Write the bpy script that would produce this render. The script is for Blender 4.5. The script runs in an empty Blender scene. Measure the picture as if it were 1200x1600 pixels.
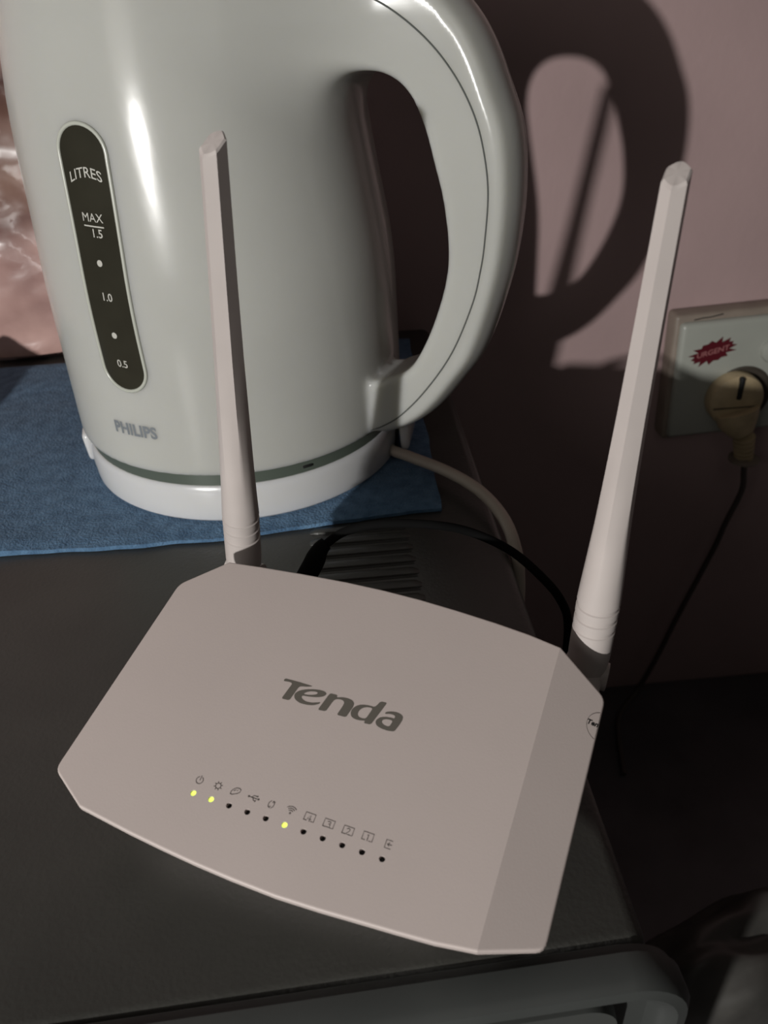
import bpy, bmesh, math, random
import numpy as np
from mathutils import Vector, Matrix, noise
from mathutils.bvhtree import BVHTree

# ------------------------------------------------------------------ camera, world, light, exposure
S = bpy.context.scene
COL = S.collection
S.view_settings.view_transform = 'Standard'
S.view_settings.look = 'None'
S.view_settings.exposure = 0.0
S.view_settings.gamma = 1.0
S.view_settings.use_curve_mapping = False

cam_d = bpy.data.cameras.new('camera')
cam_d.sensor_fit = 'HORIZONTAL'
cam_d.sensor_width = 36.0
cam_d.lens = 37.8
cam_d.clip_start = 0.01
cam_d.clip_end = 20
cam_d.dof.use_dof = True
cam_d.dof.focus_distance = 0.27
cam_d.dof.aperture_fstop = 26
cam = bpy.data.objects.new('camera', cam_d)
COL.objects.link(cam)
cam.matrix_world = Matrix(((0.99554, 0.08258, -0.04559, 0),
                           (-0.08359, 0.54766, -0.83252, 0),
                           (-0.04378, 0.83262, 0.55212, 0.2),
                           (0, 0, 0, 1)))
S.camera = cam

world = bpy.data.worlds.new('room_dimness')
S.world = world
world.use_nodes = True
bg = world.node_tree.nodes['Background']
bg.inputs[0].default_value = (1.0, 0.9, 0.84, 1)
bg.inputs[1].default_value = 0.023


def lamp(name, kind, loc, energy, color, target=None, size=None):
    d = bpy.data.lights.new(name, kind)
    d.energy = energy
    d.color = color
    if kind == 'AREA':
        d.shape = 'DISK'
        d.size = size
    else:
        d.shadow_soft_size = size
    o = bpy.data.objects.new(name, d)
    COL.objects.link(o)
    o.location = loc
    if target is not None:
        o.rotation_euler = (Vector(target) - Vector(loc)).to_track_quat('-Z', 'Y').to_euler()
    return o


lamp('bare_bulb', 'POINT', (-0.49, -0.51, 0.238), 34.0, (1.0, 0.985, 0.955), size=0.011)
lamp('soft_fill_light', 'AREA', (-0.62, -0.62, 0.46), 0.9, (1.0, 0.95, 0.88), target=(0, 0.30, 0.05), size=0.35)  # soft fill added beside the bulb to lighten the shadows

lamp('camera_fill', 'AREA', (0.12, -0.03, 0.36), 0.05, (1.0, 0.97, 0.9), target=(0.0, 0.33, 0.03), size=0.16)  # weak fill added near the camera to lift the kettle's shaded side


# ------------------------------------------------------------------ helpers
def link(name, me, parent=None, mats=None):
    o = bpy.data.objects.new(name, me)
    COL.objects.link(o)
    if mats is not None:
        for m in (mats if isinstance(mats, (list, tuple)) else [mats]):
            me.materials.append(m)
    if parent is not None:
        o.parent = parent
        o.matrix_parent_inverse = parent.matrix_world.inverted()
    return o


def tag(o, label=None, cat=None, kind=None, group=None):
    if label: o['label'] = label
    if cat: o['category'] = cat
    if kind: o['kind'] = kind
    if group: o['group'] = group
    return o


def empty(name, loc, label, cat):
    o = bpy.data.objects.new(name, None)
    COL.objects.link(o)
    o.matrix_world = Matrix.Translation(loc)
    o.empty_display_size = 0.02
    return tag(o, label, cat)


def smooth(me, angle=35):
    bm = bmesh.new(); bm.from_mesh(me)
    for f in bm.faces: f.smooth = True
    for e in bm.edges:
        e.smooth = not (len(e.link_faces) == 2 and e.calc_face_angle(0) > math.radians(angle))
    bm.to_mesh(me); bm.free()
    return me


def mesh(verts, faces, name='m', ang=35):
    me = bpy.data.meshes.new(name)
    me.from_pydata([tuple(v) for v in verts], [], [tuple(f) for f in faces])
    me.update()
    bm = bmesh.new(); bm.from_mesh(me)
    bmesh.ops.recalc_face_normals(bm, faces=bm.faces)
    bm.to_mesh(me); bm.free()
    if ang: smooth(me, ang)
    return me


def bm_mesh(bm, name='m', ang=35):
    me = bpy.data.meshes.new(name)
    bmesh.ops.recalc_face_normals(bm, faces=bm.faces)
    bm.to_mesh(me); bm.free()
    if ang: smooth(me, ang)
    return me


def box_bm(bm, x0, x1, y0, y1, z0, z1, bevel=0, seg=2):
    r = bmesh.ops.create_cube(bm, size=1)
    vs = r['verts']
    for v in vs:
        v.co = Vector(((x0 + x1) / 2 + v.co.x * (x1 - x0), (y0 + y1) / 2 + v.co.y * (y1 - y0), (z0 + z1) / 2 + v.co.z * (z1 - z0)))
    if bevel:
        es = list({e for v in vs for e in v.link_edges})
        bmesh.ops.bevel(bm, geom=es, offset=bevel, segments=seg, affect='EDGES', profile=0.5)
    return bm


def box(x0, x1, y0, y1, z0, z1, bevel=0, seg=2):
    return bm_mesh(box_bm(bmesh.new(), x0, x1, y0, y1, z0, z1, bevel, seg))


def spline(pts, n=10):
    P = [Vector(p) for p in pts]
    P = [P[0] * 2 - P[1]] + P + [P[-1] * 2 - P[-2]]
    out = []
    for i in range(1, len(P) - 2):
        a, b, c, d = P[i - 1:i + 3]
        for k in range(n):
            t = k / n
            out.append(0.5 * ((2 * b) + (c - a) * t + (2 * a - 5 * b + 4 * c - d) * t * t + (3 * b - a - 3 * c + d) * t ** 3))
    out.append(P[-2])
    return out


def tube(pts, r, seg=14, flat=1.0, closed=False, name='tube'):
    """sweep a circle; r number or list"""
    n = len(pts)
    R = r if isinstance(r, (list, tuple)) else [r] * n
    V, F = [], []
    up = None
    for i, p in enumerate(pts):
        if closed:
            t = (pts[(i + 1) % n] - pts[i - 1]).normalized()
        else:
            t = (pts[min(i + 1, n - 1)] - pts[max(i - 1, 0)]).normalized()
        if up is None:
            up = Vector((0, 0, 1)) if abs(t.z) < .9 else Vector((0, 1, 0))
        side = t.cross(up).normalized()
        up = side.cross(t).normalized()
        for k in range(seg):
            a = 2 * math.pi * k / seg
            V.append(p + side * math.cos(a) * R[i] + up * math.sin(a) * R[i] * flat)
    for i in range(n if closed else n - 1):
        for k in range(seg):
            j = (i + 1) % n
            F.append((i * seg + k, i * seg + (k + 1) % seg, j * seg + (k + 1) % seg, j * seg + k))
    if not closed:
        F.append(tuple(range(seg)))
        F.append(tuple(range((n - 1) * seg, n * seg)))
    return mesh(V, F, name, 50)


def lathe(prof, seg=96, cx=0, cy=0):
    V, F = [], []
    for r, z in prof:
        for k in range(seg):
            a = 2 * math.pi * k / seg
            V.append((cx + r * math.cos(a), cy + r * math.sin(a), z))
    m = len(prof)
    for i in range(m - 1):
        for k in range(seg):
            F.append((i * seg + k, i * seg + (k + 1) % seg, (i + 1) * seg + (k + 1) % seg, (i + 1) * seg + k))
    F.append(tuple(range(seg)))
    F.append(tuple(range((m - 1) * seg, m * seg)))
    return mesh(V, F, 'lathe', 35)


def flat_mesh(polys):
    """2-D filled shapes (outer + holes) -> (verts2d, faces) through a 2-D curve"""
    cu = bpy.data.curves.new('c', 'CURVE')
    cu.dimensions = '2D'; cu.fill_mode = 'BOTH'
    for poly in polys:
        sp = cu.splines.new('POLY'); sp.points.add(len(poly) - 1)
        for p, q in zip(sp.points, poly): p.co = (q[0], q[1], 0, 1)
        sp.use_cyclic_u = True
    return curve_data(cu)


def curve_data(cu):
    o = bpy.data.objects.new('tmp', cu); COL.objects.link(o)
    dg = bpy.context.evaluated_depsgraph_get(); dg.update()
    me = o.evaluated_get(dg).to_mesh()
    V = [v.co.copy() for v in me.vertices]; F = [tuple(p.vertices) for p in me.polygons]
    o.evaluated_get(dg).to_mesh_clear()
    bpy.data.objects.remove(o); bpy.data.curves.remove(cu)
    return V, F


def text_data(s, size, offset=0, shear=0, sx=1.0, space=1.0):
    cu = bpy.data.curves.new('t', 'FONT')
    cu.body = s; cu.size = size; cu.offset = offset; cu.shear = shear; cu.space_character = space
    cu.align_x = 'CENTER'; cu.align_y = 'CENTER'; cu.resolution_u = 4
    V, F = curve_data(cu)
    return [Vector((v.x * sx, v.y, 0)) for v in V], F


def subdiv(V, F, maxlen):
    bm = bmesh.new()
    vs = [bm.verts.new(v) for v in V]
    for f in F:
        try: bm.faces.new([vs[i] for i in f])
        except ValueError: pass
    bmesh.ops.triangulate(bm, faces=bm.faces)
    for _ in range(4):
        es = [e for e in bm.edges if e.calc_length() > maxlen]
        if not es: break
        bmesh.ops.subdivide_edges(bm, edges=es, cuts=1)
        bmesh.ops.triangulate(bm, faces=bm.faces)
    bm.verts.index_update()
    V = [v.co.copy() for v in bm.verts]; F = [tuple(v.index for v in f.verts) for f in bm.faces]
    bm.free()
    return V, F


def stroke_polys(lines, w):
    """polylines -> ribbon quads"""
    V, F = [], []
    for ln in lines:
        pts = [Vector((p[0], p[1], 0)) for p in ln]
        b = len(V)
        for i, p in enumerate(pts):
            t = (pts[min(i + 1, len(pts) - 1)] - pts[max(i - 1, 0)])
            if t.length < 1e-9: t = Vector((1, 0, 0))
            t.normalize(); s = Vector((-t.y, t.x, 0)) * w / 2
            e = Vector((0, 0, 0))
            if i == 0: e = -t * w * .4
            if i == len(pts) - 1: e = t * w * .4
            V += [p + s + e, p - s + e]
        for i in range(len(pts) - 1):
            F.append((b + 2 * i, b + 2 * i + 1, b + 2 * i + 3, b + 2 * i + 2))
    return V, F


# ------------------------------------------------------------------ materials
def mat(name, col, rough=0.5, spec=0.5, noise_amt=0.0, noise_scale=60, bump=0.0, bump_scale=300, emit=None, coat=0, col2=None, sheen=0, metal=0, trans=0, sss=0):
    m = bpy.data.materials.new(name); m.use_nodes = True
    nt = m.node_tree; b = nt.nodes['Principled BSDF']
    b.inputs['Base Color'].default_value = (*col, 1)
    b.inputs['Roughness'].default_value = rough
    b.inputs['Specular IOR Level'].default_value = spec
    b.inputs['Metallic'].default_value = metal
    b.inputs['Coat Weight'].default_value = coat
    b.inputs['Transmission Weight'].default_value = trans
    if sheen:
        b.inputs['Sheen Weight'].default_value = sheen
        b.inputs['Sheen Roughness'].default_value = .5
    tc = nt.nodes.new('ShaderNodeTexCoord')
    if noise_amt or col2:
        n = nt.nodes.new('ShaderNodeTexNoise'); n.inputs['Scale'].default_value = noise_scale; n.inputs['Detail'].default_value = 6
        nt.links.new(tc.outputs['Object'], n.inputs['Vector'])
        r = nt.nodes.new('ShaderNodeValToRGB')
        c2 = col2 or tuple(min(1, c * (1 - noise_amt)) for c in col)
        r.color_ramp.elements[0].position = .3; r.color_ramp.elements[1].position = .7
        r.color_ramp.elements[0].color = (*c2, 1); r.color_ramp.elements[1].color = (*col, 1)
        nt.links.new(n.outputs['Fac'], r.inputs[0]); nt.links.new(r.outputs[0], b.inputs['Base Color'])
    if bump:
        n2 = nt.nodes.new('ShaderNodeTexNoise'); n2.inputs['Scale'].default_value = bump_scale; n2.inputs['Detail'].default_value = 4
        nt.links.new(tc.outputs['Object'], n2.inputs['Vector'])
        bp = nt.nodes.new('ShaderNodeBump'); bp.inputs['Strength'].default_value = bump; bp.inputs['Distance'].default_value = .001
        nt.links.new(n2.outputs['Fac'], bp.inputs['Height']); nt.links.new(bp.outputs[0], b.inputs['Normal'])
    if sss:
        b.inputs['Subsurface Weight'].default_value = sss
        b.inputs['Subsurface Radius'].default_value = (1, .95, .75)
        b.inputs['Subsurface Scale'].default_value = .016
    if emit:
        b.inputs['Emission Color'].default_value = (*emit[:3], 1); b.inputs['Emission Strength'].default_value = emit[3]
    return m


M = dict(
    kettle=mat('kettle_plastic', (.41, .41, .385), .18, .25, noise_amt=.05, noise_scale=18, sss=.7),
    base=mat('kettle_base_plastic', (.52, .52, .52), .2, sss=.6),
    groove=mat('kettle_groove', (.07, .085, .07), .35),
    frame=mat('window_frame_plastic', (.40, .41, .36), .25),
    window=mat('smoky_window', (.030, .028, .020), .15, .5, noise_amt=.3, noise_scale=40),
    wprint=mat('white_print', (.42, .41, .37), .5),
    gprint=mat('grey_print', (.16, .175, .19), .4),
    seam=mat('seam_shadow_gap', (.08, .085, .08), .6),
    router=mat('router_plastic', (.465, .402, .378), .42, .4, noise_amt=.04, noise_scale=25, bump=.035, bump_scale=1800),
    router_low=mat('router_body_plastic', (.50, .45, .43), .45),
    antenna=mat('antenna_plastic', (.44, .395, .375), .45, noise_amt=.05, noise_scale=80),
    logo=mat('logo_grey_print', (.105, .095, .08), .5),
    icon=mat('icon_print', (.085, .072, .065), .6),
    hole=mat('dark_led_lens', (.006, .006, .006), .4),
    lit=mat('lit_led', (.5, .7, .1), .4, emit=(.70, .84, .14, 1.25)),
    microwave=mat('microwave_enamel', (.047, .046, .041), .36, .5, noise_amt=.35, noise_scale=14, bump=.15, bump_scale=700),
    slot=mat('vent_dark', (.03, .029, .027), .7),
    door=mat('microwave_door_plastic', (.044, .047, .045), .42, noise_amt=.2, noise_scale=30),
    panel=mat('microwave_door_panel', (.05, .053, .05), .5, noise_amt=.2, noise_scale=20),
    cloth=mat('blue_felt', (.105, .195, .31), .95, .1, col2=(.05, .105, .185), noise_scale=160, bump=.9, bump_scale=900, sheen=.12),
    wall=mat('pink_wall_paint', (.44, .315, .31), .55, .3, noise_amt=.12, noise_scale=9, bump=.25, bump_scale=120),
    counter=mat('dark_worktop', (.12, .112, .12), .5, noise_amt=.5, noise_scale=12),
    trim=mat('grey_trim', (.05, .052, .045), .5),
    socket=mat('socket_plastic', (.36, .37, .33), .35, noise_amt=.08, noise_scale=30),
    socket_dark=mat('socket_grime', (.05, .04, .03), .7),
    cream=mat('socket_surround', (.27, .22, .18), .5, noise_amt=.2, noise_scale=60),
    plug=mat('yellowed_plug', (.52, .41, .25), .45, noise_amt=.25, noise_scale=90),
    plugcord=mat('plug_cord_rubber', (.075, .06, .055), .6),
    red=mat('red_sticker', (.085, .004, .010), .5),
    pinkprint=mat('pink_print', (.32, .13, .13), .5),
    cord=mat('cream_cord_rubber', (.44, .38, .32), .4),
    black=mat('black_cable_rubber', (.004, .004, .004), .9, .08),
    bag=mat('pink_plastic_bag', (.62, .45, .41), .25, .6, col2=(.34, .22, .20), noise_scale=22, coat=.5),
    darkbag=mat('dark_bag_plastic', (.085, .081, .074), .45, noise_amt=.5, noise_scale=30),
    sticker=mat('sticker_film', (.475, .41, .385), .3),
    blackprint=mat('black_print', (.01, .01, .01), .5),
)

# ------------------------------------------------------------------ the setting
WY = 0.5455
CZ = -0.387
w = link('wall_back', box(-1.4, 1.3, WY, WY + .08, CZ - .05, 1.1), None, M['wall']); tag(w, kind='structure')
f = link('trim_1', box(-1.4, 1.3, -.02, WY, CZ - .04, CZ, .004), None, M['counter']); f.name = 'worktop'
tag(f, 'dark worktop below and behind the black microwave oven', 'worktop', kind='structure')

# ------------------------------------------------------------------ microwave oven
mw = empty('microwave_oven', (-.17, .32, CZ), 'dark grey microwave oven whose flat top carries kettle, cloth and router', 'microwave')
MT = -0.0025
bm = bmesh.new()
box_bm(bm, -.36, .0665, .1015, .532, CZ + .012, MT, .005, 4)
for v in bm.verts:
    if v.co.y < .12: v.co.y += (v.co.x - .066) * .038
link('body', bm_mesh(bm), mw, M['microwave'])
for sx in (-.38, .03):
    for sy in (.14, .49):
        link('foot', lathe([(.012, CZ), (.014, CZ + .004), (.014, CZ + .013)], 24, sx, sy), mw, M['door'])


def rrect(x0, x1, z0, z1, r, n=8):
    P = []
    for cx, cz, a0 in ((x1 - r, z1 - r, 0), (x0 + r, z1 - r, 90), (x0 + r, z0 + r, 180), (x1 - r, z0 + r, 270)):
        for k in range(n + 1):
            a = math.radians(a0 + 90 * k / n); P.append((cx + r * math.cos(a), cz + r * math.sin(a)))
    return P


# door: slab, raised rounded frame, sunk panel
DM = Matrix.Translation((.066, .0957, 0)) @ Matrix.Rotation(math.radians(2.2), 4, 'Z') @ Matrix.Translation((-.066, -.101, 0))
dx0, dx1, dz0, dz1 = -.36, .0755, CZ + .02, -.0012


def door_part(name, me, m):
    me.transform(DM); return link(name, me, mw, m)


def ring_loft(rings, cap_first=False, cap_last=False):
    V, F = [], []
    for ins, y in rings:
        V += [(x, y, z) for x, z in rrect(dx0 + ins * 1.35, dx1 - ins * 1.35, dz0 + ins, dz1 - ins, max(.017 - ins, .006))]
    n = len(V) // len(rings)
    for i in range(len(rings) - 1):
        for k in range(n):
            F.append((i * n + k, i * n + (k + 1) % n, (i + 1) * n + (k + 1) % n, (i + 1) * n + k))
    if cap_first: F.append(tuple(range(n)))
    if cap_last: F.append(tuple(range(len(V) - n, len(V))))
    return mesh(V, F)


door_part('door', ring_loft([(.001, .1085), (.001, .1035), (.004, .1030)], True, True), M['door'])
door_part('door_frame', ring_loft([(0, .1060), (0, .0998), (.0013, .0972), (.0034, .0963), (.0052, .0972), (.0064, .0995), (.0069, .1030)]), M['door'])
pr = rrect(dx0 + .021, dx1 - .0185, dz0 + .011, dz1 - .0098, .009)
V = [(x, .1028, z) for x, z in pr] + [(x + (0.0006 if x < -.1 else -.0006), .0982, z - .0006) for x, z in pr]
n = len(pr)
door_part('door_panel', mesh(V, [tuple(range(n, 2 * n))] + [(k, (k + 1) % n, n + (k + 1) % n, n + k) for k in range(n)]), M['panel'])

# vent louvres pressed into the top (the row runs on under the router)
first = None
for i in range(8):
    y = .2937 - i * .00855
    x0, x1 = -.0172 + .0001 * i, .0264 + .00022 * i
    V, F = [], []
    N = 16
    for k in range(N + 1):
        u = k / N
        e = min(1, min(u, 1 - u) / .06); e = math.sin(e * math.pi / 2)
        x = x0 + (x1 - x0) * u
        for j, (dy, dz) in enumerate(((.0040, 0), (.0030, .0004), (.0014, .0007), (-.0006, .0009), (-.0018, .0008), (-.0022, .0001))):
            V.append((x, y + dy * (0.55 + .45 * e), MT + dz * e - (0.0002 if j in (0,) else 0)))
    for k in range(N):
        for j in range(5):
            F.append((k * 6 + j, k * 6 + j + 1, (k + 1) * 6 + j + 1, (k + 1) * 6 + j))
    o = link('vent_slat', mesh(V, F), mw, M['microwave'])
    o2 = link('vent_slot', box(x0 + .001, x1 - .001, y - .0033, y - .0021, MT - .0001, MT + .00015), o, M['slot'])

# ------------------------------------------------------------------ blue cloth
random.seed(3)
fr = [(-.36, .302), (-.25, .298), (-.1511, .2950), (-.0958, .2926), (-.0543, .2930), (-.0123, .2972), (.0165, .3004), (.0300, .3016), (.0421, .3022)]


def front_y(x):
    for a, b in zip(fr[:-1], fr[1:]):
        if x <= b[0]: return a[1] + (b[1] - a[1]) * (x - a[0]) / (b[0] - a[0])
    return fr[-1][1]


NX, NY = 150, 90
V = []
for j in range(NY + 1):
    v = j / NY
    for i in range(NX + 1):
        u = i / NX
        yb = .507
        xr = .0425 + .0045 * v * 1.8
        x = -.36 + (xr + .36) * u
        y0 = front_y(x) + .0012 * noise.noise(Vector((x * 60, 0, 2)))
        y = y0 + (yb - y0) * v
        x += .0012 * noise.noise(Vector((0, y * 50, 5))) * u
        d = math.hypot(x + .047, y - .3808)
        wv = .0018 * max(0, noise.noise(Vector((x * 22, y * 30, 1))) + .25) * min(1, max(0, (d - .082) / .05))
        edge = min(v * 30, (1 - v) * 30, (1 - u) * 40, 1)
        # soft roll added at the unseen left end, to cast shadow on the cloth
        added_roll = .036 * math.exp(-((x + .240) / .015) ** 2) * min(1, max(0, (y - .305) / .03)) * min(1, max(0, (.455 - y) / .03)) if x < -.2 else 0
        V.append((x, y, .0004 + wv - (1 - edge) * .0010 + added_roll))
F = [(j * (NX + 1) + i, j * (NX + 1) + i + 1, (j + 1) * (NX + 1) + i + 1, (j + 1) * (NX + 1) + i) for j in range(NY) for i in range(NX)]
n0 = len(V)
V += [(x, y, MT + .0003) for x, y, z in V[:n0]]
F += [tuple(n0 + k for k in reversed(f_)) for f_ in F[:]]
W1 = NX + 1
bd = [i for i in range(W1)] + [j * W1 + NX for j in range(1, NY + 1)] + [NY * W1 + i for i in range(NX - 1, -1, -1)] + [j * W1 for j in range(NY - 1, 0, -1)]
for a, b in zip(bd, bd[1:] + bd[:1]): F.append((a, b, b + n0, a + n0))
o = link('cloth', mesh(V, F, 'cloth', 60), None, M['cloth'])
tag(o, 'blue felt-like cloth laid flat under the white kettle', 'cloth')

# ------------------------------------------------------------------ kettle
KC = Vector((-.047, .3808, 0))
ket = empty('kettle', (KC.x, KC.y, .0005), 'white plastic electric kettle with dark water gauge, standing on its base', 'kettle')
RZ = Matrix.Rotation(math.radians(-30), 4, 'Z')
KM = Matrix.Translation(KC) @ RZ            # kettle-local (handle along +x) -> world


def surface_nets(f, org, h):
    """naive surface nets of the zero level of grid f"""
    nx, ny, nz = f.shape
    s = f < 0
    cnt = np.zeros((nx - 1, ny - 1, nz - 1)); P = np.zeros((nx - 1, ny - 1, nz - 1, 3))
    cs = [(a, b, c) for a in (0, 1) for b in (0, 1) for c in (0, 1)]
    sl = lambda a, n: slice(a, n - 1 + a)
    for i, a in enumerate(cs):
        for b in cs[i + 1:]:
            if sum(abs(x - y) for x, y in zip(a, b)) != 1: continue
            fa = f[sl(a[0], nx), sl(a[1], ny), sl(a[2], nz)]; fb = f[sl(b[0], nx), sl(b[1], ny), sl(b[2], nz)]
            m = (fa < 0) != (fb < 0)
            t = np.where(m, fa / np.where(m, fa - fb, 1), 0)
            cnt += m
            for k in range(3):
                P[..., k] += np.where(m, a[k] + (b[k] - a[k]) * t, 0)
    act = cnt > 0
    idx = -np.ones(cnt.shape, int); idx[act] = np.arange(act.sum())
    I = np.argwhere(act)
    V = (P[act] / cnt[act][:, None] + I) * h + org
    F = []
    for ax in range(3):
        sA = [slice(1, -1)] * 3
        sA[ax] = slice(0, -1); sB = list(sA); sB[ax] = slice(1, None)
        A = s[tuple(sA)]; B = s[tuple(sB)]
        ch = np.argwhere(A != B)
        off = [1, 1, 1]; off[ax] = 0
        ch = ch + off
        o1, o2 = [k for k in range(3) if k != ax]
        d1 = np.zeros(3, int); d1[o1] = 1
        d2 = np.zeros(3, int); d2[o2] = 1
        g = lambda c: idx[c[:, 0], c[:, 1], c[:, 2]]
        q = np.stack([g(ch - d1 - d2), g(ch - d2), g(ch), g(ch - d1)], 1)
        aa = s[ch[:, 0], ch[:, 1], ch[:, 2]]
        if ax == 1: aa = ~aa
        q[~aa] = q[~aa][:, ::-1]
        F.append(q)
    return V, np.concatenate(F)


H = .00125
gx = np.arange(-.092, .150, H); gy = np.arange(-.090, .0905, H); gz = np.arange(.018, .236, H)
pz = [.02, .0245, .030, .098, .116, .133, .150, .163, .18, .205, .24]
prr = [.0792, .0795, .0797, .0788, .0769, .0751, .0736, .0724, .0700, .0658, .059]
psh = [0, 0, 0, 0, .0008, .0022, .0035, .0038, .004, .004, .004]


def sm_interp(z, xs, ys):
    v = np.interp(z, xs, ys)
    for k in (-2, -1, 1, 2): v = v + np.interp(z + k * .006, xs, ys)
    return v / 5


Rz = sm_interp(gz, pz, prr); Rz = np.where(gz < .05, np.interp(gz, pz, prr), Rz)
Sz = sm_interp(gz, pz, psh)
X, Y, Z = np.meshgrid(gx, gy, gz, indexing='ij')
rho = np.hypot(X + Sz[None, None], Y)
# pouring lip on the side away from the handle, high up
ang = np.arctan2(Y, -(X + Sz[None, None]))
lip = .012 * np.exp(-(ang / .28) ** 2) * np.clip((Z - .165) / .05, 0, 1) ** 1.5
fb = (rho - Rz[None, None] - lip) * .97
smax = lambda a, b, k: np.maximum(a, b) + np.maximum(k - np.abs(a - b), 0) ** 2 / (4 * k)
fb = smax(fb, .0247 - Z, .0022)
fb = smax(fb, Z - .224 + (rho / .07) ** 2 * .010, .012)
outer = [(.0, .0225), (.060, .0228), (.074, .0234), (.086, .0243), (.098, .0305), (.1086, .0398), (.1192, .0539), (.129, .070), (.1375, .0981), (.1408, .1206), (.141, .1391),
         (.1389, .1542), (.1342, .1665), (.1278, .1804), (.1193, .192), (.105, .2045), (.085, .2145), (.06, .221), (.0, .226)]
inner = [(.0, .182), (.058, .180), (.072, .1775), (.0845, .1745), (.0942, .1712), (.1014, .1655), (.1067, .1552), (.1108, .1414), (.1138, .1304), (.1158, .1165),
         (.1158, .1043), (.1130, .0912), (.1068, .0743), (.0984, .0600), (.0876, .0541), (.075, .0515), (.0, .0515)]


def dense2(pts, n=6):
    return [(p.x, p.y) for p in spline([Vector((a, b, 0)) for a, b in pts], n)]


poly = dense2(outer) + dense2(inner)
PX, PZ = np.meshgrid(gx, gz, indexing='ij')
d2 = np.full(PX.shape, 1e9); ins = np.zeros(PX.shape, bool)
n_out = len(dense2(outer)); do_ = np.full(PX.shape, 1e9); di_ = np.full(PX.shape, 1e9)
for seg_i, ((ax_, az_), (bx_, bz_)) in enumerate(zip(poly, poly[1:] + poly[:1])):
    ex, ez = bx_ - ax_, bz_ - az_
    L2 = ex * ex + ez * ez
    if L2 < 1e-14: continue
    t_ = np.clip(((PX - ax_) * ex + (PZ - az_) * ez) / L2, 0, 1)
    d2 = np.minimum(d2, (PX - ax_ - t_ * ex) ** 2 + (PZ - az_ - t_ * ez) ** 2)
    dd_ = np.sqrt((PX - ax_ - t_ * ex) ** 2 + (PZ - az_ - t_ * ez) ** 2)
    if seg_i < n_out: do_ = np.minimum(do_, dd_)
    else: di_ = np.minimum(di_, dd_)
    if bz_ != az_:
        c_ = ((az_ > PZ) != (bz_ > PZ)) & (PX < (bx_ - ax_) * (PZ - az_) / (bz_ - az_) + ax_)
        ins ^= c_
d2 = np.where(ins, -1, 1) * np.sqrt(d2)
D2 = d2[:, None, :]
ww = .0148 + .016 * np.clip((.118 - X) / .07, 0, 1) ** 1.5 * np.clip((Z - .150) / .04, 0, 1)
rr_ = .0026
wo_ = (di_ / (di_ + do_ + 1e-9))[:, None, :] ** 2
qa = D2 + wo_ * .0052 * np.minimum(1, np.abs(Y) / ww) ** 2.2 + rr_; qb = np.abs(Y) - ww + rr_
fh = np.minimum(np.maximum(qa, qb), 0) + np.hypot(np.maximum(qa, 0), np.maximum(qb, 0)) - rr_
kk = .0015 + .030 * np.clip((Z - .10) / .05, 0, 1)
hh = np.clip(.5 + .5 * (fb - fh) / kk, 0, 1)
ff = fb + (fh - fb) * hh - kk * hh * (1 - hh)
Vk, Fk = surface_nets(ff, np.array([gx[0], gy[0], gz[0]]), H)
me = bpy.data.meshes.new('kettle_body')
me.from_pydata(Vk.tolist(), [], Fk.tolist()); me.update()
bm = bmesh.new(); bm.from_mesh(me)
bmesh.ops.recalc_face_normals(bm, faces=bm.faces)
bmesh.ops.smooth_vert(bm, verts=bm.verts, factor=.5, use_axis_x=True, use_axis_y=True, use_axis_z=True)
bmesh.ops.smooth_vert(bm, verts=bm.verts, factor=.5, use_axis_x=True, use_axis_y=True, use_axis_z=True)
for f_ in bm.faces: f_.smooth = True
bvh = BVHTree.FromBMesh(bm)
bm.to_mesh(me); bm.free()
me.transform(KM)
body = link('body', me, ket, M['kettle'])


def onto(x, z, off, side=-1):
    """point of the kettle skin met going inwards (kettle-local y) at x, z, lifted by off"""
    h = bvh.ray_cast(Vector((x, side * .2, z)), Vector((0, -side, 0)))
    if h[0] is None: return KM @ Vector((x, side * .08, z))
    nrm = h[1] if h[1].y * side > 0 else -h[1]
    return KM @ (h[0] + nrm * off)


def decal(V, F, x0, z0, off, maxlen=.0025):
    V, F = subdiv(V, F, maxlen)
    return mesh([onto(x0 + v.x, z0 + v.y, off) for v in V], F, 'decal', 60)


# seam line of the handle
sp = [(.0650, .2020), (.0800, .1985), (.0947, .1925), (.1084, .1827), (.1189, .1715), (.1261, .1597), (.1301, .1479), (.1322, .1336), (.1314, .1164), (.1300, .1054), (.1268, .0914), (.1183, .0702), (.1063, .0516), (.0944, .0379), (.0849, .0306), (.0785, .0272)]
pp = spline([Vector((a, b, 0)) for a, b in sp], 8)
hs = []
for p in pp:
    hs.append(onto(p.x, p.y, .00003))
link('handle_seam', tube(hs, .00034, 6), ket, M['seam'])

# gauge window: pill-shaped smoky pane in a raised pale frame
def pill(hw, z0, z1, n=18):
    P = []
    for k in range(n + 1):
        a = math.pi * k / n; P.append((hw * math.cos(a), z1 - hw + hw * math.sin(a)))
    for k in range(n + 1):
        a = math.pi + math.pi * k / n; P.append((hw * math.cos(a), z0 + hw + hw * math.sin(a)))
    return P


def wx(x, z):   # the pane leans slightly
    return x + .0010 - (z - .112) * .022


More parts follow.
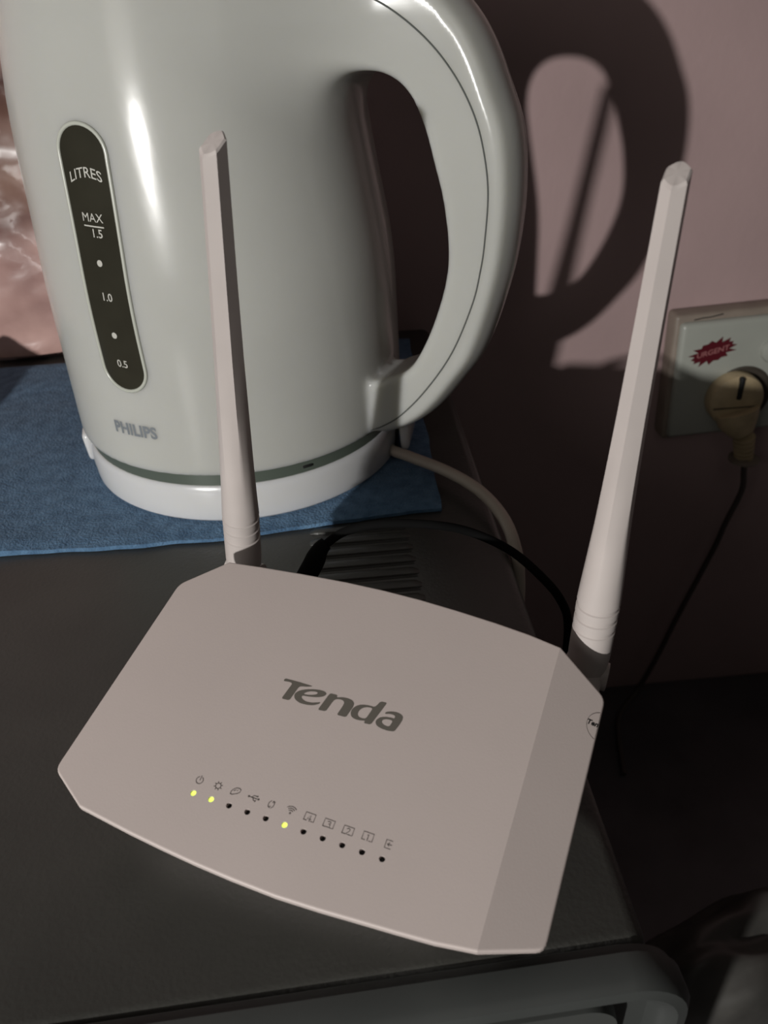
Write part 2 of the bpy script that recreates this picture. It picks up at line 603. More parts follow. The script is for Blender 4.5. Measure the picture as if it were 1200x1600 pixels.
pl_ = pill(.0098, .0640, .1618)
V, F = flat_mesh([pl_]); V, F = subdiv(V, F, .003)
wroot = link('gauge_window', mesh([onto(wx(v.x, v.y), v.y, .0003) for v in V], F, 'pane', 60), ket, M['window'])
ring = [onto(wx(x * 1.07, .1129 + (z - .1129) * 1.012), .1129 + (z - .1129) * 1.012, .0001) for x, z in pl_]
rp = []
for a, b in zip(ring, ring[1:] + ring[:1]):
    if (a - b).length < 1e-6: continue
    k_ = max(1, int((a - b).length / .003))
    for q in range(k_): rp.append((a, b, q / k_))
pts = []
for i, (x, z) in enumerate(pl_):
    x2, z2 = pl_[(i + 1) % len(pl_)]
    k_ = max(1, int(math.hypot(x2 - x, z2 - z) / .0025))
    for q in range(k_):
        xx, zz = x + (x2 - x) * q / k_, z + (z2 - z) * q / k_
        zz = .1129 + (zz - .1129) * 1.011
        if math.hypot(x2 - x, z2 - z) < 1e-6: continue
        pts.append(onto(wx(xx * 1.065, zz), zz, .0001))
link('frame', tube(pts, .00078, 10, closed=True), wroot, M['frame'])
WO = .00050


def wtext(s, size, z, x=0.0, bend=0, off=.0, tilt=.05, sx=1.0):
    V, F = text_data(s, size, off, 0, sx)
    V = [Vector((v.x, v.y - (v.x * v.x) * bend - v.x * tilt, 0)) for v in V]
    link('gauge_mark', decal(V, F, wx(x, z), z, WO), wroot, M['wprint'])


wtext('LITRES', .0050, .1463, .0002, bend=38, off=.00003, tilt=-.02)
wtext('MAX', .0044, .1309, .0000, off=.0)
link('gauge_mark', decal([Vector((-.0044, .0002, 0)), Vector((-.0044, -.0003, 0)), Vector((.0046, -.0008, 0)), Vector((.0046, -.0003, 0))], [(0, 1, 2, 3)], wx(0, .128), .1283, WO), wroot, M['wprint'])
wtext('1.5', .0043, .1254, .0010, off=.00004)
wtext('1.0', .0043, .1021, .0002, off=.00004)
wtext('0.5', .0043, .0752, .0004, off=.00004)
for z in (.1148, .0871):
    V = [Vector((.00125 * math.cos(a), .00125 * math.sin(a), 0)) for a in [2 * math.pi * k / 16 for k in range(16)]]
    link('gauge_mark', decal(V, [tuple(range(16))], wx(-.0002, z), z, WO), wroot, M['wprint'])
# maker's name
V, F = text_data('PHILIPS', .0074, .00026, 0, .93, 1.03)
link('brand_name', decal(V, F, .0000, .0447, .00012), ket, M['gprint'])

# power base
prof = [(.070, .0006), (.0768, .0006), (.0780, .0018), (.0786, .010), (.0784, .0150), (.0780, .0178), (.0772, .0189), (.0760, .0193), (.060, .0194)]
base = link('power_base', lathe(prof, 128, KC.x, KC.y), ket, M['base'])
link('groove_ring', lathe([(.060, .0185), (.0768, .0186), (.0768, .0262), (.060, .0262)], 96, KC.x, KC.y), ket, M['groove'])
bm = bmesh.new(); box_bm(bm, -.0022, .0022, -.0006, .0006, -.0006, .0006, .0003)
me = bm_mesh(bm); a = math.radians(-66)
me.transform(Matrix.Translation((KC.x + .0769 * math.cos(a), KC.y + .0769 * math.sin(a), .0218)) @ Matrix.Rotation(a + math.pi / 2, 4, 'Z'))
link('catch', me, ket, M['blackprint'])


def lug(adeg, r0, wdt, z0, z1, name='cord_lug'):
    bm = bmesh.new(); box_bm(bm, -wdt / 2, wdt / 2, -.003, .0035, z0, z1, .0022, 3)
    me = bm_mesh(bm); a = math.radians(adeg)
    for v in me.vertices: v.co.y *= 1 - .35 * (z1 - v.co.z) / (z1 - z0)
    me.transform(Matrix.Translation((KC.x + r0 * math.cos(a), KC.y + r0 * math.sin(a), 0)) @ Matrix.Rotation(a + math.pi / 2, 4, 'Z'))
    return link(name, me, base, M['base'])


lug(192, .0785, .012, .0068, .0215)
lug(-13, .0835, .028, .0042, .0245)
me = box(-.004, .004, -.002, .003, .0006, .013, .001)
a = math.radians(-17)
me.transform(Matrix.Translation((KC.x + .0770 * math.cos(a), KC.y + .0770 * math.sin(a), 0)) @ Matrix.Rotation(a + math.pi / 2, 4, 'Z'))
link('cord_outlet', me, base, M['hole'])

# kettle cord (part of the kettle's base)
cp = [(.0215, .3530, .0055), (.0260, .3468, .0052), (.0330, .3400, .0052), (.0488, .3232, .0052), (.0604, .3042, .0052), (.0668, .2850, .0035), (.0692, .2710, -.002), (.0700, .2640, -.014), (.0700, .2620, -.040), (.0704, .264, -.13), (.074, .275, -.28), (.10, .30, CZ + .003), (.16, .36, CZ + .003)]
link('cord', tube(spline([Vector(p) for p in cp], 8), .0027, 14), ket, M['cord'])

# ------------------------------------------------------------------ router
XA = Vector((.90195, -.42508, -.0761)); YA = Vector((.42934, .86376, .26379)); NA = Vector((-.0464, -.27059, .96158)); P0 = Vector((-.07577, .13925, .024))
RM = Matrix(((XA.x, YA.x, NA.x, P0.x), (XA.y, YA.y, NA.y, P0.y), (XA.z, YA.z, NA.z, P0.z), (0, 0, 0, 1)))
rt = empty('router', (P0 + XA * .054 + YA * .042).xy.to_3d() + Vector((0, 0, MT)), 'pinkish white wireless router with two upright antennas, in front of kettle', 'router')
mm = .001
# top outline in router plane, mm (counter-clockwise seen from above); wings beyond the creases slope down
crF, crB, clF, clB = (106.6, 1.4), (107.6, 84.8), (0.0, 0.0), (1.06, 83.5)
front = [(8, -.75), (16, -1.5), (26, -2.2), (35.3, -2.7), (46, -3.0), (58.1, -3.0), (69, -2.4), (78.9, -1.6), (88, -.9), (97, -.1)]
back = [(98, 86.3), (88, 87.2), (76, 87.9), (64, 88.3), (52.4, 88.2), (40, 87.6), (25.1, 86.3), (12, 84.9)]


def rc(p, q, s, r=2.2, n=4):
    """corner q between p and s, rounded"""
    P, Q, R_ = Vector(p), Vector(q), Vector(s)
    a = Q + (P - Q).normalized() * r; b = Q + (R_ - Q).normalized() * r
    return [tuple((a * (1 - t) ** 2 + Q * 2 * t * (1 - t) + b * t * t)) for t in [k / n for k in range(n + 1)]]


rw = rc(crF, (121.1, 7.9), (122.7, 74.8)) + rc((121.1, 7.9), (122.7, 75.4), crB)
lw = rc(clB, (-10.9, 71.4), (-12.6, 8.0)) + rc((-10.9, 71.4), (-12.7, 6.8), clF)


def wz(x, y):
    xr = crF[0] + (crB[0] - crF[0]) * (y - 1.4) / 83.4
    xl = clF[0] + (clB[0] - clF[0]) * y / 83.5
    d = max(0, x - xr, xl - x)
    return -(4.6 if x > 50 else 1.0) * d / 14.0


outline = [clF] + front + [crF] + rw + [crB] + back + [clB] + lw
V = [RM @ Vector((x * mm, y * mm, wz(x, y) * mm)) for x, y in outline]
n = len(outline)
iF, iB = 1 + len(front), 2 + len(front) + len(rw)
iL = iB + len(back) + 1
TH = .0024
F = [tuple(range(0, iF + 1)) + tuple(range(iB, iL + 1)), tuple(range(iF, iB + 1)), tuple([iL] + list(range(iL + 1, n)) + [0])]
V += [v - NA * TH for v in V]
F += [tuple(n + k for k in reversed(f_)) for f_ in F[:3]]
F += [(k, (k + 1) % n, n + (k + 1) % n, n + k) for k in range(n)]
me = mesh(V, F, 'cover', None)
bm = bmesh.new(); bm.from_mesh(me)
rim = [e for e in bm.edges if len(e.link_faces) == 2 and e.calc_face_angle(0) > math.radians(60)
       and all((RM.inverted() @ v.co).z > wz((RM.inverted() @ v.co).x / mm, (RM.inverted() @ v.co).y / mm) * mm - .0005 for v in e.verts)]
bmesh.ops.bevel(bm, geom=rim, offset=.00055, segments=3, affect='EDGES', profile=.5, clamp_overlap=True)
bm.to_mesh(me); bm.free()
cover = link('cover', me, rt, M['router'])
LED = [(26.99 + i * 5.232, 12.86 + i * .053) for i in range(11)]
bm = bmesh.new()
for x, y in LED:
    mtx = RM @ Matrix.Translation((x * mm, y * mm, 0))
    bmesh.ops.create_cone(bm, cap_ends=True, segments=20, radius1=.00078, radius2=.00078, depth=.0036, matrix=mtx)
cut_me = bpy.data.meshes.new('cut'); bm.to_mesh(cut_me); bm.free()
cut = bpy.data.objects.new('cut', cut_me); COL.objects.link(cut)
md = cover.modifiers.new('b', 'BOOLEAN'); md.operation = 'DIFFERENCE'; md.object = cut; md.solver = 'EXACT'
dg = bpy.context.evaluated_depsgraph_get(); dg.update()
nm = bpy.data.meshes.new_from_object(cover.evaluated_get(dg))
cover.modifiers.clear(); cover.data = smooth(nm, 6)
bpy.data.objects.remove(cut)
for i, (x, y) in enumerate(LED):
    on = i in (0, 1, 5)
    d = -.0004 if on else -.0015
    me = lathe([(.0008, -.0024), (.0008, d - .0003), (.0006, d), (.0002, d + .0001)] if on else [(.0008, -.0024), (.0008, d), (.0004, d)], 16)
    me.transform(RM @ Matrix.Translation((x * mm, y * mm, 0)))
    o = link('status_light', me, cover, M['lit'] if on else M['hole'])
    if on: o['label'] = 'glowing yellow-green status light'

LOGO = {
  'T': [[(35.97, 50.86), (37.82, 50.95), (40.19, 51.04), (42.79, 51.04), (44.64, 51.05), (43.08, 50.37), (41.21, 49.93), (40.81, 49.38), (39.97, 44.93), (37.59, 44.76), (38.63, 50.15), (37.17, 50.18), (35.8, 49.91)]],
  'e': [[(48.59, 47.18), (48.42, 46.56), (46.92, 45.61), (44.97, 45.17), (43.04, 45.11), (41.55, 45.61), (40.69, 46.49), (40.59, 47.58), (41.61, 48.75), (43.39, 49.67), (45.29, 50.29), (47.13, 50.6), (48.44, 50.57), (49.15, 50.18), (49.09, 49.49), (48.3, 48.78), (46.8, 48.16), (44.83, 47.72), (42.86, 47.45), (42.88, 46.88), (43.41, 46.39), (44.58, 46.07), (46.26, 46.25), (47.69, 46.81)], [(42.95, 47.98), (43.57, 48.81), (44.85, 49.48), (46.04, 49.74), (46.77, 49.61), (46.51, 49.02), (45.31, 48.42), (44.08, 48.1)]],
  'n': [[(50.18, 50.6), (52.38, 50.66), (52.24, 49.87), (53.8, 50.5), (55.47, 50.68), (56.91, 50.45), (57.63, 49.79), (57.79, 48.9), (57.5, 47.51), (57.02, 45.19), (54.3, 45.05), (54.9, 48.08), (54.94, 49.11), (54.34, 49.65), (53.24, 49.7), (52.18, 49.27), (51.76, 48.39), (51.03, 45.06), (48.7, 44.82), (49.81, 49.81)]],
  'd': [[(64.46, 52.65), (66.3, 52.8), (65.27, 48.95), (64.27, 45.33), (62.23, 45.09), (62.36, 45.92), (61.29, 45.57), (59.85, 45.41), (58.61, 45.67), (57.86, 46.42), (57.6, 47.55), (57.99, 48.69), (58.93, 49.69), (60.24, 50.24), (61.86, 50.49), (63.48, 50.5)], [(63.08, 49.96), (62.05, 49.98), (60.94, 49.62), (60.08, 48.89), (59.68, 47.95), (59.76, 46.97), (60.34, 46.37), (61.39, 46.28), (62.33, 46.58), (62.72, 48.23)]],
  'a': [[(66.89, 50.13), (68.35, 50.77), (69.95, 50.98), (71.15, 50.73), (71.87, 50.17), (72.02, 49.31), (71.69, 47.63), (71.01, 45.42), (69.29, 45.08), (67.43, 45.12), (66.0, 45.47), (65.26, 46.17), (65.15, 47.04), (65.79, 48.05), (67.22, 48.72), (68.99, 48.98), (69.67, 48.93), (69.82, 49.58), (69.4, 49.92), (68.27, 49.94), (66.77, 49.45)], [(69.62, 48.24), (68.31, 48.28), (67.15, 47.9), (66.74, 47.29), (67.04, 46.68), (67.93, 46.27), (69.22, 46.3)]],
}


def rplane(V, F, x, y, off, name='p'):
    return mesh([RM @ Vector(((x + v.x) * mm, (y + v.y) * mm, wz(x + v.x, y + v.y) * mm + off)) for v in V], F, name, None)


def chaikin(P):
    o = []
    for a, b in zip(P, P[1:] + P[:1]):
        L = math.dist(a, b)
        q = min(.25, .35 / max(L, 1e-6))
        o += [(a[0] + (b[0] - a[0]) * q, a[1] + (b[1] - a[1]) * q), (b[0] + (a[0] - b[0]) * q, b[1] + (a[1] - b[1]) * q)]
    return o


for k, ps in LOGO.items():
    V, F = flat_mesh([chaikin(p) for p in ps])
    link('logo_letter', rplane(V, F, 0, 0, .00004), cover, M['logo'])


def arc(cx, cy, r, a0, a1, n=16, sy=1.0):
    return [(cx + r * math.cos(math.radians(a0 + (a1 - a0) * k / n)), cy + sy * r * math.sin(math.radians(a0 + (a1 - a0) * k / n))) for k in range(n + 1)]


sq = lambda: [[(-1.35, -.95), (-1.35, 1.0), (1.35, 1.0), (1.35, -.95), (.55, -.95)], [(-1.35, -.95), (-.55, -.95)]]
gear = [arc(0, 0, .72, 0, 360)] + [[(.8 * math.cos(a), .8 * math.sin(a)), (1.12 * math.cos(a), 1.12 * math.sin(a))] for a in [math.radians(22.5 + 45 * k) for k in range(8)]]
phone = [[(-1.1, -.9), (-1.15, -.2), (-.75, .5), (-.1, 1.0), (.7, 1.1), (1.2, .8), (1.15, .2), (.7, -.3), (.0, -.65), (-.6, -.95), (-1.1, -.9)], [(-.5, .1), (-.1, .45)], [(.35, .35), (.45, .55)]]
usb = [[(-1.5, 0), (1.4, 0)], [(-.7, 0), (-.2, .6), (.5, .62)], [(-.4, 0), (.1, -.65), (.6, -.65)], arc(-1.5, 0, .18, 0, 360, 8), arc(.7, .62, .13, 0, 360, 8), [(.6, -.85), (.6, -.45)], [(1.2, .22), (1.5, 0), (1.2, -.22)]]
wps = [[(-.25, -.9), (-.75, -.45), (-.75, .35), (-.3, .9)], [(-.62, -.75), (-.15, -.95), (-.1, -.5)], [(.2, -.9), (.68, -.4), (.7, .4), (.3, .85)], [(.1, .5), (.25, .95), (.7, .8)]]
wifi = [arc(0, -.8, .18, 0, 360, 8), arc(0, -.8, .75, 50, 130, 8), arc(0, -.8, 1.25, 48, 132, 10), arc(0, -.8, 1.75, 46, 134, 12)]
num4 = sq() + [[(.2, -1.05), (.2, .55), (-.5, -.5), (.5, -.5)]]
num3 = sq() + [[(-.4, .45), (.35, .5), (.4, .1), (-.1, -.1), (.42, -.3), (.38, -.9), (-.42, -.9)]]
num2 = sq() + [[(-.4, .4), (.0, .6), (.42, .35), (.3, -.1), (-.42, -.9), (.5, -.9)]]
num1 = sq() + [[(-.2, .35), (.08, .55), (.08, -1.0)]]
wan = [[(.9, -1.0), (-.6, -1.0), (-.6, 1.0), (.9, 1.0)], [(-.1, 0), (1.0, 0)], [(.35, .4), (-.1, 0), (.35, -.4)]]
power = [arc(0, 0, .95, 118, 422, 22), [(.05, .05), (.05, 1.25)]]
for (x, y), ls in zip([(26.94, 16.44), (32.37, 16.65), (37.41, 16.74), (42.79, 16.79), (47.77, 16.73), (53.25, 17.03), (58.48, 16.93), (63.72, 17.02), (68.96, 16.97), (74.15, 17.20), (79.45, 17.12)],
                      [power, gear, phone, usb, wps, wifi, num4, num3, num2, num1, wan]):
    V, F = stroke_polys(ls, .21)
    link('icon', rplane(V, F, x, y, .00004), cover, M['icon'])

# round side sticker at the right rim, running over the edge
pts = [(x, y) for x, y in arc(123.4, 66.4, 4.3, 98, 262, 26)]
xe = lambda y: 121.1 + (122.7 - 121.1) * (y - 7.4) / 67 - .45
pts = [(min(x, xe(y)), y) for x, y in pts]
V, F = flat_mesh([pts])
stk = link('round_sticker', rplane(V, F, 0, 0, .00005), cover, M['sticker'])
V, F = stroke_polys([[(x, y) for x, y in arc(123.4, 66.4, 4.3, 98, 255, 26) if x < xe(y) - .05]], .12)
link('sticker_edge', rplane(V, F, 0, 0, .00008), stk, M['icon'])
V, F = text_data('Ten', 2.0, .07, .25, 1.0)
rot = math.radians(2)
V = [Vector((v.x * math.cos(rot) - v.y * math.sin(rot), v.x * math.sin(rot) + v.y * math.cos(rot), 0)) for v in V]
mx = max(v.x for v in V)
V = [Vector((min(v.x, 1.7), v.y, 0)) for v in V]
link('sticker_print', rplane(V, F, 120.55, 66.6, .0001), stk, M['blackprint'])

# lower shell: wedge from under the cover down to the microwave top
cxm, cym = 54.2, 42.0
ins_ = [((x - cxm) * .86 + cxm, (y - cym) * .84 + cym + 3) for x, y in outline]
V = [RM @ Vector((x * mm, y * mm, wz(x, y) * mm * .9 - .0022)) for x, y in ins_]
n = len(V)
top = V[:]
V = top + [Vector((v.x * .94 + .06 * .008, v.y * .90 + .10 * .172, .0012)) for v in top]
link('lower_shell', mesh(V, [tuple(range(n)), tuple(range(n, 2 * n))] + [(k, (k + 1) % n, n + (k + 1) % n, n + k) for k in range(n)]), rt, M['router_low'])
for x, y in ((8, 14), (98, 14), (98, 74), (8, 74)):
    p = RM @ Vector((x * mm, y * mm, 0))
    link('rubber_foot', lathe([(.004, MT), (.0042, MT + .001), (.0042, .0016)], 16, p.x * .94, p.y * .94 + .0093), rt, M['black'])


def antenna(bot, tip, yaw, yoff):
    bot, tip = Vector(bot), Vector(tip)
    ax = (tip - bot); L = ax.length; ax.normalize()
    a = math.radians(yaw)
    fwd = Vector((math.cos(a), math.sin(a), 0)); fwd = (fwd - ax * fwd.dot(ax)).normalized()
    side = ax.cross(fwd)                              # right-handed frame (fwd towards the router's front)
    N = 48
    prof = [(-.008, .0054, 0), (.0, .0060, 0), (.004, .0063, 0), (.0065, .0063, 0)]
    for k in range(3):
        z = .0145 + k * .0042
        prof += [(z - .0009, .0063, 0), (z - .0006, .0059, 0), (z + .0006, .0059, 0), (z + .0009, .0063, 0)]
    prof += [(.030, .0060, .0), (.038, .0056, .12), (.050, .0050, .45), (.066, .0043, .85), (.083, .0038, 1), (.107, .0034, 1), (L - .0035, .0030, 1)]
    V, F = [], []

    def ring_(z, r, h, sc=1.0, cut=0):
        c = bot + ax * z
        for k in range(N):
            th = 2 * math.pi * k / N
            m6 = (th % (math.pi / 3)) - math.pi / 6
            rh = 1 / math.cos(m6) * .93                 # hexagon with a ridge at th = 0
            rad = r * (1 + (rh - 1) * h) * sc
            V.append(c + fwd * math.cos(th) * rad * (1 + .28 * h) + side * math.sin(th) * rad + ax * cut * (-math.cos(th)) * .5)
    for z, r, h in prof[:-1]: ring_(z, r, h)
    ring_(L - .0035, .0030, 1, 1, .0046); ring_(L - .0029, .0030, 1, .85, .0040); ring_(L - .0028, .0030, 1, .3, .0014)
    m = len(V) // N
    for i in range(m - 1):
        for k in range(N):
            F.append((i * N + k, i * N + (k + 1) % N, (i + 1) * N + (k + 1) % N, (i + 1) * N + k))
    F.append(tuple(range(N))); F.append(tuple(range((m - 1) * N, m * N)))
    o = link('antenna', mesh(V, F, 'antenna', 24), rt, M['antenna'])
    # hinge: knuckle between router body and antenna
    bm = bmesh.new()
    box_bm(bm, -.0052, .0052, -.004, .020, -.0045, .0045, .003, 4)
    me = bm_mesh(bm)
    q = bot - ax * .004
    toward = YA
    xx = XA; zz = xx.cross(-toward).normalized()
    me.transform(Matrix(((xx.x, -toward.x, zz.x, q.x), (xx.y, -toward.y, zz.y, q.y), (xx.z, -toward.z, zz.z, q.z), (0, 0, 0, 1))))
    link('hinge', me, o, M['antenna'])
    cyl = [q + xx * t_ for t_ in (-.0068, -.0066, .0066, .0068)]
    link('hinge_pin', tube(cyl, [.0035, .0045, .0045, .0035], 20), o, M['antenna'])
    return o


antenna((-.0384, .2360, .0262), (-.0252, .2185, .1709), -126, 0)
antenna((.0700, .1765, .0215), (.0777, .1810, .1646), -122, 0)

# ------------------------------------------------------------------ black router cable
bp_ = [(-.0185, .2180, .0265), (-.0135, .2260, .0305), (-.0095, .2325, .0335), (-.001, .2352, .0372), (.0126, .2345, .0395), (.0307, .2336, .0377), (.0447, .2348, .032), (.0582, .2311, .025), (.0682, .2224, .018), (.0742, .2187, .010), (.0785, .2215, -.004), (.0800, .225, -.03), (.081, .235, -.10), (.088, .25, -.24), (.12, .27, CZ + .002), (.2, .30, CZ + .002)]
cab = empty('power_cable', (.12, .27, CZ), 'thin black cable arching from the back of the router over the microwave edge', 'cable')
link('lead', tube(spline([Vector(p) for p in bp_[2:]], 8), .0016, 12), cab, M['black'])
q = spline([Vector(p) for p in bp_[:4]], 6)
rad = [.0036 if i < 8 else .0036 - (i - 8) * .00022 for i in range(len(q))]
link('plug_housing', tube(q[:14], rad[:14], 16), cab, M['black'])

# ------------------------------------------------------------------ wall socket, sticker, plug
sk = empty('wall_socket', (.288, WY, -.06), 'grimy white wall socket plate with rocker switch, at right edge of wall', 'socket')
tl = math.radians(2.0)
SR = Matrix.Translation((.245, WY, -.012)) @ Matrix.Rotation(-tl, 4, 'Y')


def sobj(name, me, m, parent):
    me.transform(SR); return link(name, me, parent, m)


sobj('surround', box(-.0035, .152, -.0165, 0, -.0935, .0050, .003, 3), M['cream'], sk)
V, F = [], []
bm = bmesh.new(); box_bm(bm, .0, .148, -.0215, -.012, -.0905, .0, .0035, 3)
sobj('plate', bm_mesh(bm), M['socket'], sk)
sw = sobj('rocker_switch', lathe([(.0092, 0), (.0092, .0022), (.0084, .0040), (.005, .0052), (.002, .0055)], 32), M['socket'], sk)
sw.data.transform(SR.inverted()); sw.data.transform(SR @ Matrix.Translation((.0690, -.0213, -.026)) @ Matrix.Rotation(math.radians(90), 4, 'X'))
bm = bmesh.new(); box_bm(bm, -.0045, .0045, -.0020, .0, -.0045, .0045, .001, 2)
me = bm_mesh(bm); me.transform(SR @ Matrix.Translation((.0690, -.0258, -.026)) @ Matrix.Rotation(math.radians(14), 4, 'X')); link('rocker', me, sw, M['socket'])
# socket face ring behind the plug
me = lathe([(.0235, 0), (.0235, .0009), (.0222, .0014), (.0216, .0006), (.0200, .0004)], 48)
me.transform(SR @ Matrix.Translation((.0500, -.0213, -.0600)) @ Matrix.Rotation(math.radians(90), 4, 'X'))
link('outlet_ring', me, sk, M['socket_dark'])
# crack above the plate
V, F = stroke_polys([[(.010, .0040), (.016, .0048), (.022, .0050), (.030, .0062)]], .0008)
me = mesh([SR @ Vector((v.x, -.0168, v.y - .003)) for v in V], F, 'crack', None); link('crack', me, sk, M['blackprint'])
# starburst sticker
random.seed(5)
R_ = []
NS = 15
for k in range(NS * 2):
    a = 2 * math.pi * k / (NS * 2)
    r = (1.0 if k % 2 == 0 else .74) * (1 + .10 * math.sin(k * 2.3))
    R_.append((r * .0172 * math.cos(a), r * .0092 * math.sin(a) + r * .0172 * math.cos(a) * .22))
V, F = flat_mesh([R_])
nV = len(V)
V3 = [SR @ Vector((.0245 + v.x, -.02155, -.0225 + v.y)) for v in V] + [SR @ Vector((.0245 + v.x, -.02175, -.0225 + v.y)) for v in V]
st = link('sticker', mesh(V3, F + [tuple(nV + i for i in reversed(f_)) for f_ in F], 's', None), None, M['red'])
tag(st, 'small dark red starburst sticker reading URGENT, on the socket plate', 'sticker')
V, F = text_data('URGENT', .0056, .00010, 0, 1.05)
V = [Vector((v.x, v.y + v.x * .20, 0)) for v in V]
link('lettering', mesh([SR @ Vector((.0245 + v.x, -.02190, -.0225 + v.y)) for v in V], F, 'u', None), st, M['pinkprint'])

# plug
pg = empty('plug', (.290, .516, -.070), 'yellowed round two-pin plug hanging in the wall socket', 'plug')
PM = Matrix.Translation((.2905, .524, -.0695)) @ Matrix.Rotation(math.radians(90), 4, 'X')
me = lathe([(.0198, 0), (.0204, .002), (.0204, .008), (.0196, .0105), (.0165, .0125), (.008, .0130)], 48)
me.transform(PM)
head = link('head', me, pg, M['plug'])
link('grip_slot', box(.2880, .2918, .5095, .514, -.0670, -.0495, .0014), head, M['blackprint'])
link('waist_line', box(.2725, .3090, .5106, .5115, -.0738, -.0728, .0002), head, M['socket_dark'])
nk = [(.2915, .5125, -.0760, .0165), (.2935, .5115, -.0840, .0150), (.2965, .5105, -.0900, .0115), (.2990, .5100, -.0945, .0080)]
link('neck', tube([Vector(p[:3]) for p in nk], [p[3] for p in nk], 24, .7), pg, M['plug'])
pts, rad = [], []
A_, B_ = Vector((.3000, .5100, -.0975)), Vector((.3040, .5112, -.1165))
for k in range(41):
    t_ = k / 40; pts.append(A_.lerp(B_, t_)); rad.append(.0064 - .001 * t_ + (.0016 if (k // 4) % 2 == 0 else -.0022))
link('strain_relief', tube(pts, rad, 20), pg, M['plug'])
me = lathe([(.0080, -.0014), (.0112, -.0010), (.0115, .0010), (.0080, .0014)], 32); me.transform(Matrix.Translation((.3045, .5112, -.1178)))
link('collar', me, pg, M['cream'])
cpts = [(.3048, .5112, -.118), (.3075, .512, -.130), (.3110, .515, -.150), (.3080, .522, -.185), (.3060, .528, -.217), (.2884, .530, -.288), (.275, .531, -.345), (.262, .530, CZ + .004), (.235, .50, CZ + .003), (.22, .44, CZ + .003)]
link('cord', tube(spline([Vector(p) for p in cpts], 8), .0023, 12), pg, M['plugcord'])

# shade painted into the bag colour: pale pink below, darker tan and maroon above
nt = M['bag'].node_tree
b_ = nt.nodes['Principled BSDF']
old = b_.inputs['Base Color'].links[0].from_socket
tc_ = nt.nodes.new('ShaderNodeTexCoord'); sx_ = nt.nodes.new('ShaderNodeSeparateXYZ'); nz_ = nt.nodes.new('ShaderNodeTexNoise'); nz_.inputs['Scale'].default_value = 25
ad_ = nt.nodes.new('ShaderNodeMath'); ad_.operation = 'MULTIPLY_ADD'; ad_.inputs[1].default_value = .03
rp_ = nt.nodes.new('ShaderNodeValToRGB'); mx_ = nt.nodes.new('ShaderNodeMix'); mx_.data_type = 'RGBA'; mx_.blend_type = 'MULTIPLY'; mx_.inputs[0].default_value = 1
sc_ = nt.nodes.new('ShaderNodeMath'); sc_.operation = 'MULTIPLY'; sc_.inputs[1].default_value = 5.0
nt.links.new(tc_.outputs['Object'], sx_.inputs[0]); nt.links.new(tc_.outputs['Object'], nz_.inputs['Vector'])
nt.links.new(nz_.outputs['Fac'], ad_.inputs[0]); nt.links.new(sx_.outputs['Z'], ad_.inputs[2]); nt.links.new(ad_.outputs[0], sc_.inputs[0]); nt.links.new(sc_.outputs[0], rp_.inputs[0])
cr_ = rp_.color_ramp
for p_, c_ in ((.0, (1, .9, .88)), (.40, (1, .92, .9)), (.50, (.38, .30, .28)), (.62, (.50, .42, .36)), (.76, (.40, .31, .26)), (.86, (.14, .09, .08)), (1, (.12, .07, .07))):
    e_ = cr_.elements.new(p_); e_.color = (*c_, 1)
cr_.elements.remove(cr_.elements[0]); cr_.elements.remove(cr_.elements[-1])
nt.links.new(old, mx_.inputs[6]); nt.links.new(rp_.outputs[0], mx_.inputs[7]); nt.links.new(mx_.outputs[2], b_.inputs['Base Color'])

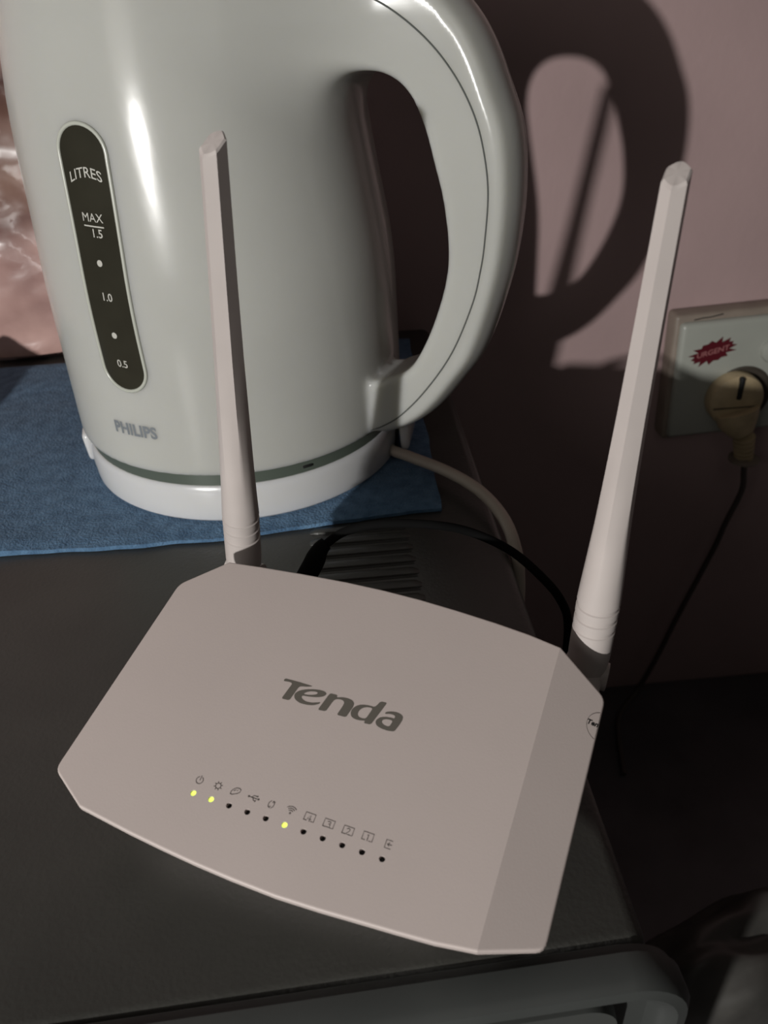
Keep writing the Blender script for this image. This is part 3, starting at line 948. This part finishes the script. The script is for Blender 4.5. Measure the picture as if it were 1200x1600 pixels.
# ------------------------------------------------------------------ crumpled pink bag behind the kettle at the left
V, F = [], []
NU, NV = 90, 70
bc = Vector((-.245, .5285, 0))
for j in range(NV + 1):
    v = j / NV
    for i in range(NU):
        u = 2 * math.pi * i / NU
        hgt = .006 + .240 * v
        sx = .098 * (math.sin(min(1, v * 5 + .55) * math.pi / 2)) * (1 - .25 * v ** 3)
        sy = .0085 * (math.sin(min(1, v * 5 + .4) * math.pi / 2)) * (1 - .55 * v ** 2)
        cu, su = math.cos(u), math.sin(u)
        px = math.copysign(abs(cu) ** .7, cu) * sx; py = math.copysign(abs(su) ** .8, su) * sy
        q = Vector((px * 22, py * 90 + 3, hgt * 42))
        w_ = noise.fractal(q, 1.0, 2.2, 4) * .0036 + abs(noise.noise(q * .7 + Vector((9, 0, 0)))) * -.004
        rdg = 1 + 0
        px += cu * w_ * 1.2; py += su * w_ * (1 if su < 0 else .3)
        V.append((bc.x + px, max(min(bc.y + py, WY - .0025), .5095), hgt + (.003 * noise.noise(Vector((px * 60, py * 60, 0))) if j else 0)))
for j in range(NV):
    for i in range(NU):
        F.append((j * NU + i, j * NU + (i + 1) % NU, (j + 1) * NU + (i + 1) % NU, (j + 1) * NU + i))
F.append(tuple(range(NU))); F.append(tuple(range(NV * NU, (NV + 1) * NU)))
V = [(x, y, z - .0050) for x, y, z in V]
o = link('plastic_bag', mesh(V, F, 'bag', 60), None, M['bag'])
tag(o, 'crumpled pink plastic bag standing behind the kettle at left', 'bag')

# ------------------------------------------------------------------ dark crumpled bag on the worktop, lower right
V, F = [], []
NU, NV = 64, 24
for j in range(NV + 1):
    v = j / NV * math.pi / 2
    for i in range(NU):
        u = 2 * math.pi * i / NU
        d = Vector((math.cos(u) * math.cos(v), math.sin(u) * math.cos(v), math.sin(v)))
        k_ = 1 + .16 * noise.fractal(d * 1.7 + Vector((4, 1, 7)), 1.0, 2.1, 2)
        V.append((.205 + d.x * .10 * k_, .240 + d.y * .048 * k_ + d.x * .02, CZ + d.z * .115 * k_))
for j in range(NV):
    for i in range(NU):
        F.append((j * NU + i, j * NU + (i + 1) % NU, (j + 1) * NU + (i + 1) % NU, (j + 1) * NU + i))
F.append(tuple(range(NU))); F.append(tuple(range(NV * NU, (NV + 1) * NU)))
o = link('plastic_bag', mesh(V, F, 'bag', 60), None, M['darkbag'])
tag(o, 'dark crumpled bundle on the worktop beside the microwave, lower right', 'bag')
